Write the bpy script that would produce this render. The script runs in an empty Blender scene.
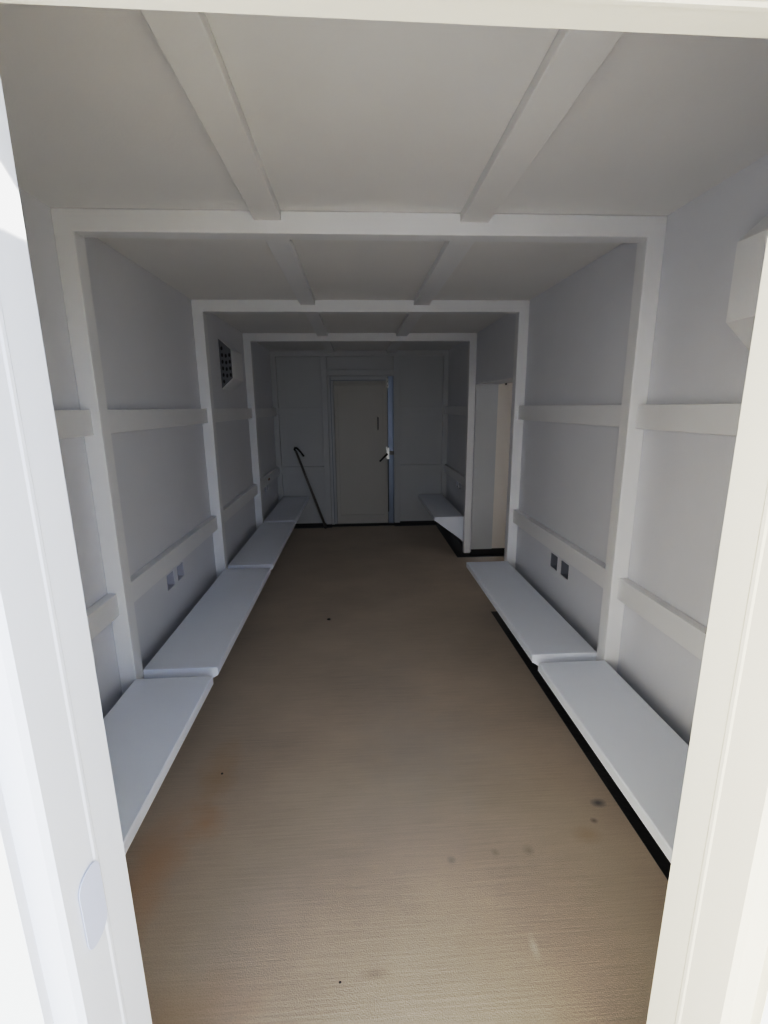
import bpy, bmesh, math, random
from mathutils import Vector, Matrix
random.seed(3)
sc = bpy.context.scene
COL = sc.collection

# ---------------------------------------------------------------- measures (metres)
WI = 1.0961      # inner edge of the frames
WW = 1.1695      # wall sheet
ZT = 2.2943      # underside of the frame headers
ZC = 2.3726      # ceiling sheet
D = 0.0725       # frame depth
Y0, Y1, Y2, Y3, YB = 0.60, 1.9781, 3.4724, 4.9456, 6.4554
ZB = 0.4506      # bench height
BI = 0.7532      # bench front edge
FS = 1.0         # slab half width
YD = 0.58        # inner edge of the entrance
JL, JR, JT = -0.4206, 0.4185, 2.0345

# ---------------------------------------------------------------- materials
def new_mat(name):
    m = bpy.data.materials.new(name); m.use_nodes = True
    nt = m.node_tree; b = nt.nodes['Principled BSDF']
    return m, nt, b

def paint(name, col, rough=0.5, var=0.05, bump=0.05, scale=18.0, metallic=0.0, spec=0.4):
    m, nt, b = new_mat(name)
    tc = nt.nodes.new('ShaderNodeTexCoord')
    n1 = nt.nodes.new('ShaderNodeTexNoise'); n1.inputs['Scale'].default_value = 3.0; n1.inputs['Detail'].default_value = 5
    n2 = nt.nodes.new('ShaderNodeTexNoise'); n2.inputs['Scale'].default_value = scale * 8; n2.inputs['Detail'].default_value = 3
    ramp = nt.nodes.new('ShaderNodeMix'); ramp.data_type = 'RGBA'
    c0 = [max(0, c * (1 - var)) for c in col]; c1 = [min(1, c * (1 + var)) for c in col]
    ramp.inputs['A'].default_value = (*c0, 1); ramp.inputs['B'].default_value = (*c1, 1)
    nt.links.new(tc.outputs['Object'], n1.inputs['Vector']); nt.links.new(tc.outputs['Object'], n2.inputs['Vector'])
    nt.links.new(n1.outputs['Fac'], ramp.inputs['Factor'])
    nt.links.new(ramp.outputs['Result'], b.inputs['Base Color'])
    bp = nt.nodes.new('ShaderNodeBump'); bp.inputs['Strength'].default_value = bump; bp.inputs['Distance'].default_value = 0.003
    nt.links.new(n2.outputs['Fac'], bp.inputs['Height']); nt.links.new(bp.outputs['Normal'], b.inputs['Normal'])
    b.inputs['Roughness'].default_value = rough; b.inputs['Metallic'].default_value = metallic
    b.inputs['Specular IOR Level'].default_value = spec
    return m

M_WALL = paint('white_wall_paint', (0.725, 0.74, 0.78), 0.55, 0.03, 0.12)
M_CEIL = paint('white_ceiling_paint', (0.79, 0.79, 0.79), 0.6, 0.03, 0.12)
M_FRAME = paint('white_frame_paint', (0.79, 0.80, 0.82), 0.45, 0.02, 0.06)
M_BENCH = paint('white_bench_paint', (0.81, 0.85, 0.92), 0.42, 0.03, 0.06)
M_JAMB = paint('white_jamb_paint', (0.82, 0.815, 0.80), 0.4, 0.02, 0.05)
M_JAMB_SKY = paint('white_jamb_skylight_tint', (0.78, 0.81, 0.87), 0.4, 0.02, 0.05)  # same white paint, tinted with the blue skylight on the left jamb
M_JAMB_BOUNCE = paint('white_jamb_bounce_tint', (0.84, 0.815, 0.73), 0.4, 0.02, 0.05)  # same white paint, tinted with the warm bounce on right jamb and lintel
M_BACK = paint('dimmed_back_wall_paint', (0.57, 0.585, 0.60), 0.55, 0.03, 0.1)  # white paint darkened to deepen the light falloff at the far end
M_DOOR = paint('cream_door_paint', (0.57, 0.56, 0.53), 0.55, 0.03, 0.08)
M_LEAK = paint('leak_blue_steel', (0.24, 0.28, 0.35), 0.4, 0.08, 0.05, metallic=0.75)  # blue tint carries the daylight leaking round the back door
M_BOX = paint('grey_outlet_steel', (0.26, 0.28, 0.33), 0.45, 0.1, 0.05, metallic=0.3)
M_BOXL = paint('painted_outlet_steel', (0.55, 0.56, 0.62), 0.5, 0.05, 0.05)
M_GRILL = paint('dark_grey_grille', (0.17, 0.175, 0.20), 0.5, 0.1, 0.05, metallic=0.3)
M_BLACK = paint('black_plastic_sheet', (0.008, 0.008, 0.009), 0.38, 0.2, 1.0, 6.0)
M_IRON = paint('dark_iron', (0.03, 0.028, 0.026), 0.45, 0.3, 0.2, metallic=0.6)
M_SHAFT = paint('worn_steel_shaft', (0.17, 0.155, 0.145), 0.45, 0.3, 0.2, metallic=0.5)
M_CHROME = paint('pale_zinc', (0.95, 0.95, 0.92), 0.4, 0.03, 0.05, metallic=0.6)
M_RUBBER = paint('black_rubber', (0.012, 0.012, 0.012), 0.7, 0.2, 0.2)
M_STONE = paint('dark_grit', (0.05, 0.042, 0.036), 0.8, 0.3, 0.3)
M_RUST = paint('rust_mark', (0.22, 0.09, 0.05), 0.8, 0.3, 0.3)
M_STRIKE = paint('pale_blue_zinc', (0.62, 0.67, 0.82), 0.35, 0.02, 0.03)
M_ALC = paint('alcove_paint_warm_light', (0.74, 0.71, 0.67), 0.55, 0.04, 0.15)  # paint warmed to carry the warm light on the passage panel

def concrete(name, base, stains=True):
    m, nt, b = new_mat(name)
    N = nt.nodes.new; L = nt.links.new
    tc = N('ShaderNodeTexCoord')
    def mapping(s, loc=(0, 0, 0)):
        mp = N('ShaderNodeMapping'); mp.inputs['Scale'].default_value = s; mp.inputs['Location'].default_value = loc
        L(tc.outputs['Object'], mp.inputs['Vector']); return mp
    def noise(mp, sc_, det=4, r=0.55):
        n = N('ShaderNodeTexNoise'); n.inputs['Scale'].default_value = sc_; n.inputs['Detail'].default_value = det
        n.inputs['Roughness'].default_value = r; L(mp.outputs[0], n.inputs['Vector']); return n
    broom = noise(mapping((1.6, 60, 1)), 2.2, 5, 0.7)        # broom strokes across the slab
    grain = noise(mapping((1, 1, 1)), 260, 2)
    patch = noise(mapping((1, 1.3, 1)), 1.7, 5)
    def mix(f, a, bcol, blend='MIX', fac=None):
        mx = N('ShaderNodeMix'); mx.data_type = 'RGBA'; mx.blend_type = blend
        if f is not None: L(f, mx.inputs['Factor'])
        else: mx.inputs['Factor'].default_value = fac
        for key, v in (('A', a), ('B', bcol)):
            if isinstance(v, tuple): mx.inputs[key].default_value = (*v, 1)
            else: L(v, mx.inputs[key])
        return mx.outputs['Result']
    def mr(src, a, bb, lo, hi):
        r = N('ShaderNodeMapRange'); r.inputs['From Min'].default_value = a; r.inputs['From Max'].default_value = bb
        r.inputs['To Min'].default_value = lo; r.inputs['To Max'].default_value = hi; L(src, r.inputs['Value']); return r.outputs[0]
    c = mix(mr(patch.outputs['Fac'], .3, .7, 0, 1), tuple(x * 0.88 for x in base), tuple(min(1, x * 1.10) for x in base))
    c = mix(mr(broom.outputs['Fac'], .35, .7, 0, .55), c, tuple(min(1, x * 1.25) for x in base))
    c = mix(mr(grain.outputs['Fac'], .4, .75, 0, .3), c, tuple(x * 0.55 for x in base))
    if stains:
        def blob(x, y, rx, ry, col, amt):
            mp = mapping((1 / rx, 1 / ry, 1), (-x / rx, -y / ry, 0))
            # keep only the xy distance, wobbled by noise
            ln = N('ShaderNodeVectorMath'); ln.operation = 'LENGTH'
            L(mp.outputs[0], ln.inputs[0])
            nz = noise(mapping((1, 1, 1)), 9, 3)
            ad = N('ShaderNodeMath'); ad.operation = 'ADD'; L(ln.outputs['Value'], ad.inputs[0])
            L(mr(nz.outputs['Fac'], 0, 1, -.55, .55), ad.inputs[1])
            return mix(mr(ad.outputs[0], 0.1, 1.0, amt, 0.0), c, col)
        for s in ((-0.86, 1.45, .13, .32, (0.56, 0.36, 0.20), .5), (-0.72, 1.62, .10, .10, (0.54, 0.33, 0.17), .5),
                  (-0.74, 1.9, .10, .25, (0.50, 0.35, 0.20), .5), (0.92, 1.614, .035, .025, (0.12, 0.12, 0.13), .8),
                  (0.80, 1.47, .07, .05, (0.46, 0.34, 0.22), .4), (0.35, 2.0, .4, .4, (0.45, 0.42, 0.39), .35),
                  (0.86, 1.53, .02, .018, (0.16, 0.13, 0.11), .7), (0.55, 1.42, .03, .03, (0.25, 0.2, 0.16), .5),
                  (0.42, 1.42, .02, .02, (0.25, 0.2, 0.16), .4), (0.25, 1.40, .02, .02, (0.2, 0.17, 0.14), .4),
                  (0.45, 1.10, .018, .05, (0.78, 0.74, 0.68), .4), (-0.6, 1.0, .25, .12, (0.55, 0.38, 0.24), .3),
                  (-0.05, 1.06, .07, .02, (0.25, 0.21, 0.17), .4), (0.1, 2.0, .3, 1.2, (0.46, 0.43, 0.40), .25)):
            c = blob(*s)
    L(c, b.inputs['Base Color'])
    bp = N('ShaderNodeBump'); bp.inputs['Strength'].default_value = 0.25; bp.inputs['Distance'].default_value = 0.004
    ad = N('ShaderNodeMath'); ad.operation = 'ADD'; L(broom.outputs['Fac'], ad.inputs[0]); L(grain.outputs['Fac'], ad.inputs[1])
    L(ad.outputs[0], bp.inputs['Height']); L(bp.outputs['Normal'], b.inputs['Normal'])
    b.inputs['Roughness'].default_value = 0.85; b.inputs['Specular IOR Level'].default_value = 0.25
    return m
M_FLOOR = concrete('broomed_concrete', (0.53, 0.455, 0.375))
M_GROUND = concrete('outdoor_concrete', (0.66, 0.63, 0.58), False)

# ---------------------------------------------------------------- mesh helpers
class MB:
    def __init__(s): s.bm = bmesh.new()
    def box(s, x0, x1, y0, y1, z0, z1):
        v = [s.bm.verts.new(p) for p in ((x0,y0,z0),(x1,y0,z0),(x1,y1,z0),(x0,y1,z0),(x0,y0,z1),(x1,y0,z1),(x1,y1,z1),(x0,y1,z1))]
        for f in ((0,3,2,1),(4,5,6,7),(0,1,5,4),(1,2,6,5),(2,3,7,6),(3,0,4,7)): s.bm.faces.new([v[i] for i in f])
        return s
    def prism(s, poly, a, b, plane='xz'):
        """poly in the plane, extruded along the third axis from a to b"""
        f = {'xz': lambda u, v, w: (u, w, v), 'yz': lambda u, v, w: (w, u, v), 'xy': lambda u, v, w: (u, v, w)}[plane]
        A = [s.bm.verts.new(f(u, v, a)) for u, v in poly]; B = [s.bm.verts.new(f(u, v, b)) for u, v in poly]
        n = len(poly); s.bm.faces.new(A); s.bm.faces.new(B[::-1])
        for i in range(n): s.bm.faces.new((A[i], B[i], B[(i+1) % n], A[(i+1) % n]))
        return s
    def tube(s, pts, rads, seg=14):
        pts = [Vector(p) for p in pts]; rings = []
        for i, p in enumerate(pts):
            t = (pts[min(i+1, len(pts)-1)] - pts[max(i-1, 0)]).normalized()
            up = Vector((0, 1, 0)) if abs(t.y) < .9 else Vector((1, 0, 0))
            a = t.cross(up).normalized(); b = t.cross(a)
            r = rads[i] if isinstance(rads, (list, tuple)) else rads
            rings.append([s.bm.verts.new(p + r*(a*math.cos(2*math.pi*k/seg) + b*math.sin(2*math.pi*k/seg))) for k in range(seg)])
        for i in range(len(rings)-1):
            for k in range(seg):
                s.bm.faces.new((rings[i][k], rings[i][(k+1) % seg], rings[i+1][(k+1) % seg], rings[i+1][k]))
        s.bm.faces.new(rings[0][::-1]); s.bm.faces.new(rings[-1])
        return s
    def build(s, name, m, parent=None, bevel=0.0, smooth=False):
        bmesh.ops.recalc_face_normals(s.bm, faces=s.bm.faces)
        me = bpy.data.meshes.new(name); s.bm.to_mesh(me); s.bm.free()
        return link(name, me, m, parent, bevel, smooth)

def link(name, me, m, parent=None, bevel=0.0, smooth=False):
    me.materials.clear(); me.materials.append(m)
    if smooth:
        for p in me.polygons: p.use_smooth = True
    o = bpy.data.objects.new(name, me); COL.objects.link(o)
    if parent is not None: o.parent = parent
    if bevel:
        md = o.modifiers.new('bevel', 'BEVEL'); md.width = bevel; md.segments = 2; md.limit_method = 'ANGLE'; md.angle_limit = math.radians(40)
    return o

def plate(outer, holes, thick):
    """flat plate with real holes; 2-D outline extruded, centred on its plane"""
    cu = bpy.data.curves.new('plate_outline', 'CURVE'); cu.dimensions = '2D'; cu.fill_mode = 'BOTH'; cu.extrude = thick / 2
    for poly in [outer] + holes:
        sp = cu.splines.new('POLY'); sp.points.add(len(poly) - 1); sp.use_cyclic_u = True
        for i, (u, v) in enumerate(poly): sp.points[i].co = (u, v, 0, 1)
    o = bpy.data.objects.new('plate_outline', cu); COL.objects.link(o)
    dg = bpy.context.evaluated_depsgraph_get(); dg.update()
    me = bpy.data.meshes.new_from_object(o.evaluated_get(dg)); bpy.data.objects.remove(o); bpy.data.curves.remove(cu)
    return me

def xform(me, fn):
    for v in me.vertices: v.co = Vector(fn(*v.co))
    bm = bmesh.new(); bm.from_mesh(me); bmesh.ops.remove_doubles(bm, verts=bm.verts, dist=1e-6)
    bmesh.ops.recalc_face_normals(bm, faces=bm.faces); bm.to_mesh(me); bm.free()
    return me

def rect(u0, u1, v0, v1): return [(u0, v0), (u1, v0), (u1, v1), (u0, v1)]
def circle(u, v, r, n=16, ru=None):
    return [(u + (ru or r)*math.cos(2*math.pi*k/n), v + r*math.sin(2*math.pi*k/n)) for k in range(n)]
def rrect(u0, u1, v0, v1, r, n=5):
    out = []
    for cx, cy, a0 in ((u1-r, v1-r, 0), (u0+r, v1-r, 90), (u0+r, v0+r, 180), (u1-r, v0+r, 270)):
        for k in range(n+1):
            a = math.radians(a0 + 90*k/n); out.append((cx + r*math.cos(a), cy + r*math.sin(a)))
    return out

def tag(o, label, cat, group=None, kind=None):
    o['label'] = label; o['category'] = cat
    if group: o['group'] = group
    if kind: o['kind'] = kind
    return o
def empty(name, loc, label, cat, group=None, kind=None):
    o = bpy.data.objects.new(name, None); COL.objects.link(o); o.location = loc; o.empty_display_size = .1
    return tag(o, label, cat, group, kind)
def struct(o, label, cat): return tag(o, label, cat, kind='structure')
def shift(o):
    """children are modelled in world coordinates: move them under their empty's origin"""
    for ch in [c for c in COL.objects if c.parent == o]:
        ch.location = ch.location - o.location
trim_n = [0]
def trim(mb, m, label, cat, bevel=0.003, group=None):
    trim_n[0] += 1
    o = mb.build('trim_%d' % trim_n[0], m, None, bevel)
    struct(o, label, cat)
    if group: o['group'] = group
    return o

# ---------------------------------------------------------------- floor and ground
ALX = 2.05
slab = [(-FS, YD - .16), (FS, YD - .16), (FS, Y2 + D), (ALX, Y2 + D), (ALX, Y3 - .008), (FS + .025, Y3 - .008), (FS + .025, YB - .055), (.436, YB - .055), (.436, YB - .008), (-.444, YB - .008), (-.444, YB - .055), (-FS, YB - .055)]
struct(MB().prism(slab, -0.15, 0.0, 'xy').build('floor', M_FLOOR), 'tan broom-finished concrete slab running down the middle of the shelter', 'floor')
b = MB(); b.box(-1.25, -FS - .001, .58, 6.62, -.15, -.012); b.box(FS + .001, 1.25, .58, Y2 + D - .001, -.15, -.012)
b.box(FS + .026, 2.1, Y3 - .007, Y3 + .3, -.15, -.012); b.box(FS + .026, 1.25, Y3 + .3, 6.62, -.15, -.012); b.box(-FS, -.445, YB - .054, 6.62, -.15, -.012); b.box(.437, FS + .026, YB - .054, 6.62, -.15, -.012); b.box(-.445, .437, YB - .007, 6.62, -.15, -.012)
b.box(-1.25, -1.18, .6, 6.6, -.012, .07); b.box(1.18, 1.25, .6, Y2, -.012, .07); b.box(1.18, 1.25, Y3 + .08, 6.6, -.012, .07)
b.box(-1.18, 1.18, YB + .06, 6.6, -.012, .07); b.box(1.18, 2.08, 5.03, 5.08, -.012, .08)
struct(b.build('baseboard_perimeter', M_BLACK), 'black plastic sheeting strip in the gap between slab and steel walls', 'baseboard')
struct(MB().box(-14, 14, -16, YD - .161, -.25, -.01).build('ground', M_GROUND), 'sunlit outdoor concrete ground before the entrance', 'ground')

# ---------------------------------------------------------------- wall sheets with box cut-outs
T = .006
ZW = .058
BH = .092; BW = .108
cutL = [(2.592, .628), (2.748, .628), (5.52, .665), (5.665, .665)]
cutR = [(2.570, .630), (2.728, .630), (5.52, .665), (5.665, .665)]
def side_sheet(name, side, y0, y1, cuts, label, z0=ZW, z1=ZC, mat=M_WALL):
    holes = [rect(y, y + BW, z, z + BH) for y, z in cuts if y0 < y < y1]
    me = plate(rect(y0, y1, z0, z1), holes, T)
    xform(me, lambda u, v, w: (side * (WW + T/2) + w, u, v))
    return struct(link(name, me, mat), label, 'wall')
side_sheet('wall_left', -1, YD, YB, cutL, 'white painted steel sheet wall with a ventilation hood and outlet cut-outs')
# right wall: one sheet with the side passage cut out of it
OPN = 1.868
me = plate([(YD, ZW), (Y2 + D, ZW), (Y2 + D, OPN), (Y3, OPN), (Y3, ZW), (YB, ZW), (YB, ZC), (YD, ZC)],
           [rect(y, y + BW, z, z + BH) for y, z in cutR], T)
xform(me, lambda u, v, w: (WW + T/2 + w, u, v))
struct(link('wall_right', me, M_WALL), 'white painted steel sheet wall broken by the side passage opening', 'wall')
struct(MB().box(-WW - .02, WW + .02, YD - .1, YB + .1, ZC, ZC + .03).build('ceiling', M_CEIL), 'flat off-white steel ceiling between the roof stringers', 'ceiling')
# entrance wall
me = plate([(-1.19, 0), (JL - .026, 0), (JL - .026, JT + .03), (JR + .026, JT + .03), (JR + .026, 0), (1.19, 0), (1.19, 2.42), (-1.19, 2.42)], [], .13)
xform(me, lambda u, v, w: (u, .515 + w, v))
struct(link('wall_front', me, M_JAMB), 'white steel front wall around the entrance doorway', 'wall')
# back wall sheet with the door opening
DX0, DX1, DZ = -.445, .437, 2.053
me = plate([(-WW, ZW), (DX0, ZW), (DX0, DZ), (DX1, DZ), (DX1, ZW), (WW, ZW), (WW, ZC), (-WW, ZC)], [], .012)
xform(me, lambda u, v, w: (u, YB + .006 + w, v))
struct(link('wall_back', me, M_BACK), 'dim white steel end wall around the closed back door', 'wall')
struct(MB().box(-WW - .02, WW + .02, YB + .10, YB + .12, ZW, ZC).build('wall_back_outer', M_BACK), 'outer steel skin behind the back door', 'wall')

# ---------------------------------------------------------------- frames (rings), stringers, rails
def ring(y, d, label, wi=WI, zt=ZT, mat=M_FRAME):
    poly = [(-WW, .045), (-wi, .045), (-wi, zt), (wi, zt), (wi, .045), (WW, .045), (WW, ZC - .0005), (-WW, ZC - .0005)]
    return trim(MB().prism(poly, y, y + d, 'xz'), mat, label, 'steel frame', .004)
ring(YD + .002, D, 'white steel portal frame just inside the entrance wall')
ring(Y1, D, 'largest full white steel portal frame, nearest the entrance')
ring(Y2, D, 'second white steel portal frame, before the side passage')
ring(Y3, D, 'third white steel portal frame, just past the side passage')
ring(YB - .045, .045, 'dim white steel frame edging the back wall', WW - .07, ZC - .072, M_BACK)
bays = [(YD + D + .002, Y1, 'nearest the entrance'), (Y1 + D, Y2, 'between the first and second portal frames'),
        (Y2 + D, Y3, 'level with the side passage'), (Y3 + D, YB - .045, 'nearest the back door')]
for x0, x1, side in ((-.436, -.334, 'left'), (.346, .456, 'right')):
    for y0, y1, where in bays:
        trim(MB().box(x0, x1, y0, y1, ZC - .034, ZC - .0005), M_CEIL if y0 < 1 else M_FRAME,
             '%s ceiling stringer %s' % (side, where), 'ceiling beam', .003)
for side, s in (('left', -1), ('right', 1)):
    for i, (y0, y1, where) in enumerate(bays):
        if side == 'right' and i == 2: continue
        for z0, z1, h in ((1.549, 1.650, 'upper'), (.765, .868, 'lower')):
            a, bb = sorted((s * (WW - .0005), s * (WW - .042)))
            rail = trim(MB().box(a, bb, y0, y1, z0, z1), M_FRAME, '%s horizontal rail on the %s wall %s' % (h, side, where), 'wall rail', .003)
            if s < 0 and i == 3 and h == 'lower': rust_rail = rail
# back wall studs, header and rails
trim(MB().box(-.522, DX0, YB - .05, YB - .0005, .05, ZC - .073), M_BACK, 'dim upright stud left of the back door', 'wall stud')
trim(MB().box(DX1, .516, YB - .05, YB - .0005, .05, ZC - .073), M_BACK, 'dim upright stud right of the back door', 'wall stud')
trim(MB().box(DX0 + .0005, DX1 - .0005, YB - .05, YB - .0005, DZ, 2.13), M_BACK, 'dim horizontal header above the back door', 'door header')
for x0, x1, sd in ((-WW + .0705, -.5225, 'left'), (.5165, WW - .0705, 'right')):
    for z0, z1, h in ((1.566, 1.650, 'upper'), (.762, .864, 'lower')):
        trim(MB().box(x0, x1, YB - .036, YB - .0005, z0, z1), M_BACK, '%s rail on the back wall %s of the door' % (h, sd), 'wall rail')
me = plate(circle(5.614, .82, .014, 12, .05), [], .002); xform(me, lambda u, v, w: (-WW + .043 + w, u, v))
link('rust_mark', me, M_RUST, rust_rail)

# ---------------------------------------------------------------- side passage (alcove) on the right
AX = 1.41
struct(MB().box(WW + .007, AX, Y3 + .0, Y3 + .05, .088, OPN + .12).build('trim_passage_jamb', M_BACK), 'dim white jamb plate at the far side of the side passage', 'jamb')
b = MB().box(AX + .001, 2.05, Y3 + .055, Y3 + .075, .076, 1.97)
wpf = struct(b.build('wall_passage_far', M_ALC), 'panel inside the side passage, warm light coloured in, with a small bolt hole', 'wall')
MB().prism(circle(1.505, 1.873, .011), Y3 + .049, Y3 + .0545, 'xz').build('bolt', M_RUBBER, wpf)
struct(MB().box(2.05, 2.07, Y2 - .9, Y3 + .1, -.01, 1.99).build('wall_passage_baffle', M_ALC), 'added outer baffle wall keeping sun out of the side passage', 'wall')  # added unseen wall, run forward as a baffle against the sun
struct(MB().box(AX + .001, 1.91, Y2 + .02, Y2 + D - .0005, -.01, 1.949).build('wall_passage_light_block', M_ALC), 'added screen wall cutting the daylight into the side passage', 'wall')  # added unseen screen that dims the passage
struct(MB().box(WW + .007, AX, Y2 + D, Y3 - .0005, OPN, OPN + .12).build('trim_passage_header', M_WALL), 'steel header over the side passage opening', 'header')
struct(MB().box(AX + .001, 2.05, Y2 - .9, Y3 + .054, 1.95, 1.97).build('ceiling_passage', M_ALC), 'low steel ceiling of the side passage, extended over the added baffle', 'ceiling')  # front stretch added as an unseen roof over the baffle
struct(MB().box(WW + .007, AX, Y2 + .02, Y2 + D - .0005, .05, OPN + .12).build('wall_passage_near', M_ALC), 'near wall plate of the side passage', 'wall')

# ---------------------------------------------------------------- benches
BIS = {-1: .7532, 1: .772}
def bench(side, y0, y1, label):
    s = side; xo = WI + .004
    root = empty('wall_bench', (s * .93, (y0 + y1)/2, .166), label, 'bench', 'white steel benches along the side walls')
    t = .005
    # one bent plate: seat, front lip, return and sloping underside
    BI = BIS[s]
    prof = [(xo, ZB), (BI + .004, ZB), (BI, ZB - .004), (BI, ZB - .040), (BI + .016, ZB - .048), (xo, .166),
            (xo, .166 + t*1.6), (BI + .018, ZB - .048 + t*1.6), (BI + t, ZB - .037), (BI + t, ZB - t), (xo, ZB - t)]
    MB().prism([(s*u, v) for u, v in prof], y0 + .0035, y1 - .0035, 'xz').build('seat', M_BENCH, root, .0015)
    for a, bb in ((y0 + .0005, y0 + .0035), (y1 - .0035, y1 - .0005)):
        e = [(xo, ZB - .001), (BI + .001, ZB - .001), (BI + .001, ZB - .042), (BI + .016, ZB - .05), (xo, .165)]
        MB().prism([(s*u, v) for u, v in e], a, bb, 'xz').build('end_panel', M_BENCH, root)
    shift(root)
    return root
bench(-1, YD + D + .003, Y1, 'white steel wall bench on the left nearest the entrance, cut off by the door jamb')
bench(-1, Y1 + D, Y2, 'white steel wall bench on the left under the two pale outlet cut-outs')
bench(-1, Y2 + D, Y3, 'white steel wall bench on the left below the perforated vent hood')
bench(-1, Y3 + D, YB - .046, 'short-looking white wall bench in the far left corner beside the hooked cane')
bench(1, YD + D + .003, Y1, 'white steel wall bench on the right nearest the entrance, black gap beneath')
bench(1, Y1 + D, Y2, 'white steel wall bench on the right under the two dark outlet cut-outs')
bench(1, Y3 + D, YB - .046, 'white wall bench in the far right corner showing its tapered triangular end panel')

# ---------------------------------------------------------------- outlet boxes
def outlet(side, y, z, m, label):
    root = None
    d = .055; t = .003; x0 = WW + T + .0005; xb = WW + d
    b = MB()
    def bx(xa, xb_, ya, yb_, za, zb_):
        a, c = sorted((side*xa, side*xb_)); b.box(a, c, ya, yb_, za, zb_)
    e = .001
    bx(xb, xb + t, y - t, y + BW + t, z - t, z + BH + t)
    bx(x0, xb, y - t - e, y - e, z - t, z + BH + t); bx(x0, xb, y + BW + e, y + BW + t + e, z - t, z + BH + t)
    bx(x0, xb, y - e, y + BW + e, z - t - e, z - e); bx(x0, xb, y - e, y + BW + e, z + BH + e, z + BH + t + e)
    return tag(b.build('outlet_box', m), label, 'outlet box', 'recessed square outlet boxes low in the side walls')
wn = {0: 'nearer', 1: 'farther'}
for i, (y, z) in enumerate(cutL):
    outlet(-1, y, z, M_BOXL, ('%s of the two pale recessed boxes over the left bench by the largest frame' if i < 2 else '%s of the two tiny recessed boxes over the far left corner bench') % wn[i % 2])
for i, (y, z) in enumerate(cutR):
    outlet(1, y, z, M_BOX if i < 2 else M_BOXL, ('%s of the two dark recessed boxes low in the right wall' if i < 2 else '%s of the two tiny recessed boxes over the far right corner bench') % wn[i % 2])

# ---------------------------------------------------------------- ventilation hoods
def hood(side, y0, y1, label):
    s = side; pr = .098; zb, zt, ib, it = 1.803, 2.207, 1.893, 2.117
    xw, xi = WW - .001, WW - pr
    root = empty('vent_hood', (s*xw, (y0+y1)/2, 2.0), label, 'vent hood', 'trapezoid steel vent hoods high on the side walls')
    t = .004
    def P(u, v): return (s*u, v)
    shell = [(xw, zt), (xi, it), (xi, ib), (xw, zb), (xw, zb + t*1.5), (xi + t, ib + t*.4), (xi + t, it - t*.4), (xw, zt - t*1.5)]
    MB().prism([P(*p) for p in shell], y0, y1, 'xz').build('housing', M_FRAME, root, .001)
    g = t * 1.1
    outer = [(xw, zt - g*1.8), (xi + g, it - g*.8), (xi + g, ib + g*.8), (xw, zb + g*1.8)]
    holes = []
    for c in range(3):
        u = xw - .020 - .029*c
        lo = zb + .045 + (xw-u)*.9; hi = zt - .045 - (xw-u)*.9
        n = 5 - (1 if c == 2 else 0)
        zz = lo + (.02 if c % 2 else 0)
        while zz < hi:
            holes.append(circle(u, zz, .016, 14, .0095)); zz += .052
    near, far = y0 + .006, y1 - .004
    for yy, nm in ((near, 'grille'), (far, 'end_cap')):
        me = plate([P(*p) for p in outer], [[P(u, v) for u, v in h] for h in holes] if nm == 'grille' else [], .002)
        xform(me, lambda u, v, w: (u, yy + w, v))
        link(nm, me, M_GRILL if nm == 'grille' else M_FRAME, root)
    MB().prism([P(*p) for p in outer], near + .03, near + .032, 'xz').build('shade_panel', M_RUBBER, root)  # black panel standing in for the darkness inside the hood
    shift(root)
    return root
hood(-1, 4.055, 4.42, 'white trapezoid vent hood on the left wall with a dark perforated end grille')
hood(1, .80, 1.468, 'white trapezoid vent hood high on the right wall beside the entrance')

# ---------------------------------------------------------------- entrance door frame
def jamb(s, xe, name, label):
    """reveal with a stop bead and a rolled outer lip"""
    o = -1 if s < 0 else 1
    X = lambda k: xe + o * k
    prof = [(X(0), .58), (X(0), .545), (X(0), .524), (X(-.0014), .521), (X(-.0014), .516), (X(0), .513), (X(0), .452),
            (X(.006), .446), (X(.026), .436), (X(.026), .424), (X(.075), .424), (X(.078), .4495), (X(.0265), .4495), (X(.0265), .58)]
    return MB().prism(prof, 0.0, JT + .0002 if s else JT, 'xy').build(name, M_JAMB)
M_JAMB0 = M_JAMB; M_JAMB = M_JAMB_SKY
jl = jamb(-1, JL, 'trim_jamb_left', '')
struct(jl, 'white steel jamb, blue skylight coloured in, on the left side of the entrance with a strike plate', 'door jamb')
M_JAMB = M_JAMB_BOUNCE
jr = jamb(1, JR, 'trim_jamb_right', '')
struct(jr, 'white steel jamb, warm bounce light coloured in, on the right side of the entrance', 'door jamb')
me = plate(rrect(.474, .519, .975, 1.085, .018), [], .0012)
xform(me, lambda u, v, w: (JL + .0021 + w, u, v)); link('strike_plate', me, M_STRIKE, jl, .0004)
M_JAMB = M_JAMB_BOUNCE
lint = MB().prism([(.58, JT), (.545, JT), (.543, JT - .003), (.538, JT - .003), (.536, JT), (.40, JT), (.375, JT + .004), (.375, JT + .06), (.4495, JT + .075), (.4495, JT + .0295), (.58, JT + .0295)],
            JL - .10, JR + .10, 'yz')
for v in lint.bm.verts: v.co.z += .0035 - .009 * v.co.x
struct(lint.build('trim_lintel', M_JAMB), 'white steel lintel, warm bounce light coloured in, across the top of the entrance', 'door lintel')
# entrance door leaf, added open on the right to shape the sun patch
ed = empty('door_added', (.452, .41, 0), 'white steel entrance door leaf added open on the right to shape the sun patch', 'door', None, 'structure')
MB().box(.452, .492, -.40, .405, .02, 2.006).build('door_leaf', M_JAMB, ed, .004)  # leaf of the added door
for z in (.35, 1.05, 1.75): MB().tube([(.447, .412, z - .05), (.447, .412, z + .05)], .008).build('hinge', M_FRAME, ed, smooth=True)  # hinges of the added door
shift(ed)

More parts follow.
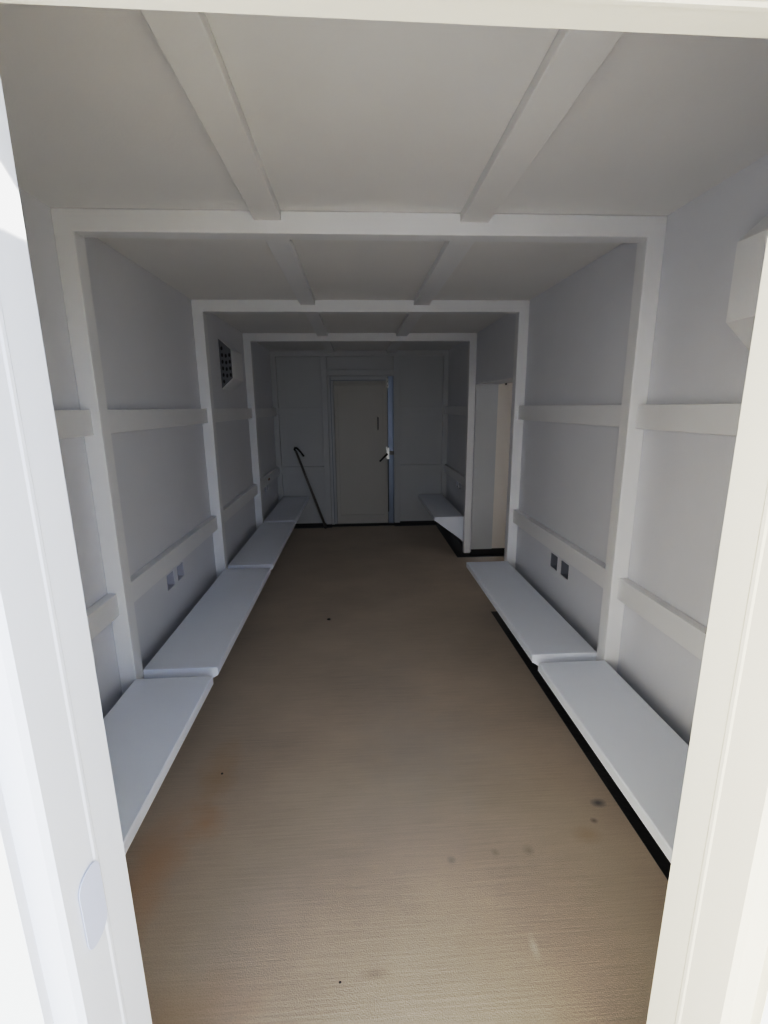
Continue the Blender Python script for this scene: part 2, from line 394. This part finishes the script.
# ---------------------------------------------------------------- back door
bd = empty('door_2', (0, YB + .03, 0), 'closed cream steel back door in a narrow frame with leaking blue light coloured in', 'door', None, 'structure')
lx0, lx1, lz0, lz1 = -.364, .352, .034, 1.992
yl = YB + .020
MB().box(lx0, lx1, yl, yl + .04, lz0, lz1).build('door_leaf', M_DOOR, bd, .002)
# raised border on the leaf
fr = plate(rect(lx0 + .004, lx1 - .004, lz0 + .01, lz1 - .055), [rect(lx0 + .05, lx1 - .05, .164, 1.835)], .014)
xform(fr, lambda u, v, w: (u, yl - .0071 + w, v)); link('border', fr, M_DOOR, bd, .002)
MB().box(lx0 + .002, lx1 - .002, yl - .022, yl - .0005, 1.945, 1.962).build('drip_strip', M_DOOR, bd, .002)
# jamb channels of the door frame
j = MB().box(DX0 + .001, -.405, YB + .002, YB + .09, .031, DZ - .001); j.box(-.404, lx0 - .004, YB + .03, YB + .09, .031, DZ - .001)
j.build('frame_jamb', M_BACK, bd, .002)
MB().box(-.409, -.403, YB - .004, YB + .03, .06, DZ - .02).build('leak_strip', M_LEAK, bd, .001)
MB().box(lx1 + .006, DX1 - .001, YB + .022, YB + .09, .031, DZ - .001).build('frame_jamb', M_LEAK, bd, .002).scale = (1, 1, 1)  # blue light leak put into the colour of this strip
MB().box(.420, .429, YB + .004, YB + .0215, .06, DZ - .01).build('leak_strip', M_LEAK, bd, .002)
MB().box(-.40, lx1 + .004, YB + .012, YB + .09, lz1 + .006, DZ - .001).build('frame_head', M_BACK, bd, .002)
MB().box(-.40, lx1 + .05, YB + .006, YB + .0115, lz1 + .004, lz1 + .012).build('leak_strip', M_LEAK, bd, .001)  # thin strip drawing the light leak above the door
MB().box(-.43, .43, YB + .001, YB + .09, .012, .030).build('threshold', M_IRON, bd, .002)
h = MB().box(.336, .366, yl - .026, yl - .0045, 1.90, 2.02); h.tube([(.351, yl - .032, 1.895), (.351, yl - .032, 2.025)], .010)
hg = h.build('hinge', M_CHROME, bd, .002)
for z in (1.925, 1.975): MB().prism(circle(.351, z, .006), yl - .046, yl - .040, 'xz').build('screw', M_IRON, hg)
g = MB().tube([(.222, yl - .004, 1.352), (.222, yl - .035, 1.360), (.222, yl - .035, 1.502), (.222, yl - .004, 1.510)], .008)
g.build('pull_handle', M_SHAFT, bd, smooth=True)
lk = MB().box(.332, .376, yl - .032, yl - .0045, .945, 1.105).build('latch', M_CHROME, bd, .004)
MB().box(.326, .348, yl - .045, yl - .031, 1.075, 1.12).build('catch', M_CHROME, lk, .003)
MB().box(.377, .44, yl - .036, yl - .008, 1.005, 1.055).build('bolt_keeper', M_SHAFT, lk, .003)
MB().tube([(.345, yl - .045, 1.020), (.320, yl - .052, .998), (.275, yl - .055, .955), (.238, yl - .055, .918)], [.014, .013, .011, .012]).build('lever', M_RUBBER, lk, smooth=True)
MB().box(.352, .366, yl - .006, yl + .004, .20, .93).build('gap_seal', M_RUBBER, bd)
shift(bd)

# ---------------------------------------------------------------- cane leaning at the back wall
foot = Vector((-.530, 6.375, .012)); top = Vector((-.895, YB - .060, 1.085))
ca = empty('walking_cane', foot, 'dark hook-handled metal cane leaning on the back wall left of the door', 'cane')
MB().tube([foot, foot.lerp(top, .5), top], [.0175, .0165, .015]).build('shaft', M_SHAFT, ca, smooth=True)
MB().tube([foot - Vector((0, 0, .012)), foot + (top-foot)*.03], [.018, .015]).build('ferrule', M_RUBBER, ca, smooth=True)
hp = [top + Vector((0, 0, -.01)), top + Vector((-.016, 0, .018)), top + Vector((-.008, -.004, .038)), top + Vector((.014, -.010, .036)),
      top + Vector((.045, -.018, .008)), top + Vector((.075, -.024, -.028)), top + Vector((.108, -.030, -.075))]
MB().tube(hp, [.012, .015, .016, .015, .013, .012, .013]).build('handle', M_RUBBER, ca, smooth=True)
shift(ca)

# ---------------------------------------------------------------- bits of grit on the slab
def pebble(x, y, r, label):
    bm = bmesh.new(); bmesh.ops.create_icosphere(bm, subdivisions=2, radius=r)
    for v in bm.verts: v.co = Vector((v.co.x*random.uniform(.9, 1.4), v.co.y*random.uniform(.8, 1.2), v.co.z*.55))
    for v in bm.verts: v.co.x *= 1
    mz = min(v.co.z for v in bm.verts)
    me = bpy.data.meshes.new('pebble'); bm.to_mesh(me); bm.free()
    o = link('pebble', me, M_STONE, None, 0, True); o.location = (x, y, -mz)
    tag(o, label, 'pebble')
pebble(-.322, 3.465, .012, 'tiny dark pebble far down the floor, alone in mid-aisle')
pebble(-.153, 1.045, .0032, 'tiny dark grit speck at the front edge of the visible floor')
pebble(-.725, 1.888, .0045, 'tiny dark grit speck on the floor near the left bench')

# ---------------------------------------------------------------- camera
f, pitch, yaw, roll, cx, cz = 467.8991, .2209, .0558, -.0097, -.0684, 1.65
fw = Vector((math.sin(yaw)*math.cos(pitch), math.cos(yaw)*math.cos(pitch), -math.sin(pitch)))
rt = Vector((math.cos(yaw), -math.sin(yaw), 0)); up = rt.cross(fw)
c, s = math.cos(roll), math.sin(roll)
r2 = c*rt + s*up; u2 = -s*rt + c*up
cam = bpy.data.cameras.new('camera'); co = bpy.data.objects.new('camera', cam); COL.objects.link(co)
R = Matrix((r2, u2, -fw)).transposed()
co.matrix_world = Matrix.Translation((cx, 0, cz)) @ R.to_4x4()
cam.sensor_fit = 'HORIZONTAL'; cam.sensor_width = 36; cam.lens = f / 768 * 36; cam.clip_start = .02
sc.camera = co

# ---------------------------------------------------------------- light
w = bpy.data.worlds.new('world'); sc.world = w; w.use_nodes = True
nt = w.node_tree; bg = nt.nodes['Background']
tc = nt.nodes.new('ShaderNodeTexCoord'); sx = nt.nodes.new('ShaderNodeSeparateXYZ')
nt.links.new(tc.outputs['Generated'], sx.inputs[0])
mr = nt.nodes.new('ShaderNodeMapRange'); mr.inputs['From Min'].default_value = -.9; mr.inputs['From Max'].default_value = .5
nt.links.new(sx.outputs['X'], mr.inputs['Value'])
mx = nt.nodes.new('ShaderNodeMix'); mx.data_type = 'RGBA'
mx.inputs['A'].default_value = (1.0, .91, .73, 1); mx.inputs['B'].default_value = (.62, .75, 1.0, 1)
nt.links.new(mr.outputs[0], mx.inputs['Factor']); nt.links.new(mx.outputs['Result'], bg.inputs['Color'])
hz = nt.nodes.new('ShaderNodeMapRange'); hz.inputs['From Min'].default_value = .05; hz.inputs['From Max'].default_value = .95
hz.inputs['To Min'].default_value = 2.6; hz.inputs['To Max'].default_value = 1.0
nt.links.new(sx.outputs['Z'], hz.inputs['Value']); nt.links.new(hz.outputs[0], bg.inputs['Strength'])
bg.inputs['Strength'].default_value = 1.35
sun = bpy.data.lights.new('sun', 'SUN'); sun.energy = 6.0; sun.angle = math.radians(.6); sun.color = (1, .93, .82)
so = bpy.data.objects.new('sun', sun); COL.objects.link(so)
so.rotation_euler = Vector((-1, .25, -.2)).to_track_quat('-Z', 'Y').to_euler()
for nm, loc, rot, sx_, sy_ in (('portal_entrance', (0, .38, 1.02), (math.radians(90), 0, 0), .9, 2.04),):
    l = bpy.data.lights.new(nm, 'AREA'); l.shape = 'RECTANGLE'; l.size = sx_; l.size_y = sy_; l.cycles.is_portal = True
    o = bpy.data.objects.new(nm, l); COL.objects.link(o); o.location = loc; o.rotation_euler = rot

sc.cycles.max_bounces = 16; sc.cycles.diffuse_bounces = 10
sc.cycles.sample_clamp_indirect = 6
sc.view_settings.view_transform = 'Standard'; sc.view_settings.look = 'None'
sc.view_settings.exposure = 0.0
sc.view_settings.use_curve_mapping = True
cm = sc.view_settings.curve_mapping
cm.extend = 'HORIZONTAL'
cv = cm.curves[3]
for p in ((.03, .042), (.08, .17), (.16, .41), (.32, .64), (.62, .80)): cv.points.new(*p)
cv.points[-1].location = (1.0, .90)
cm.update()
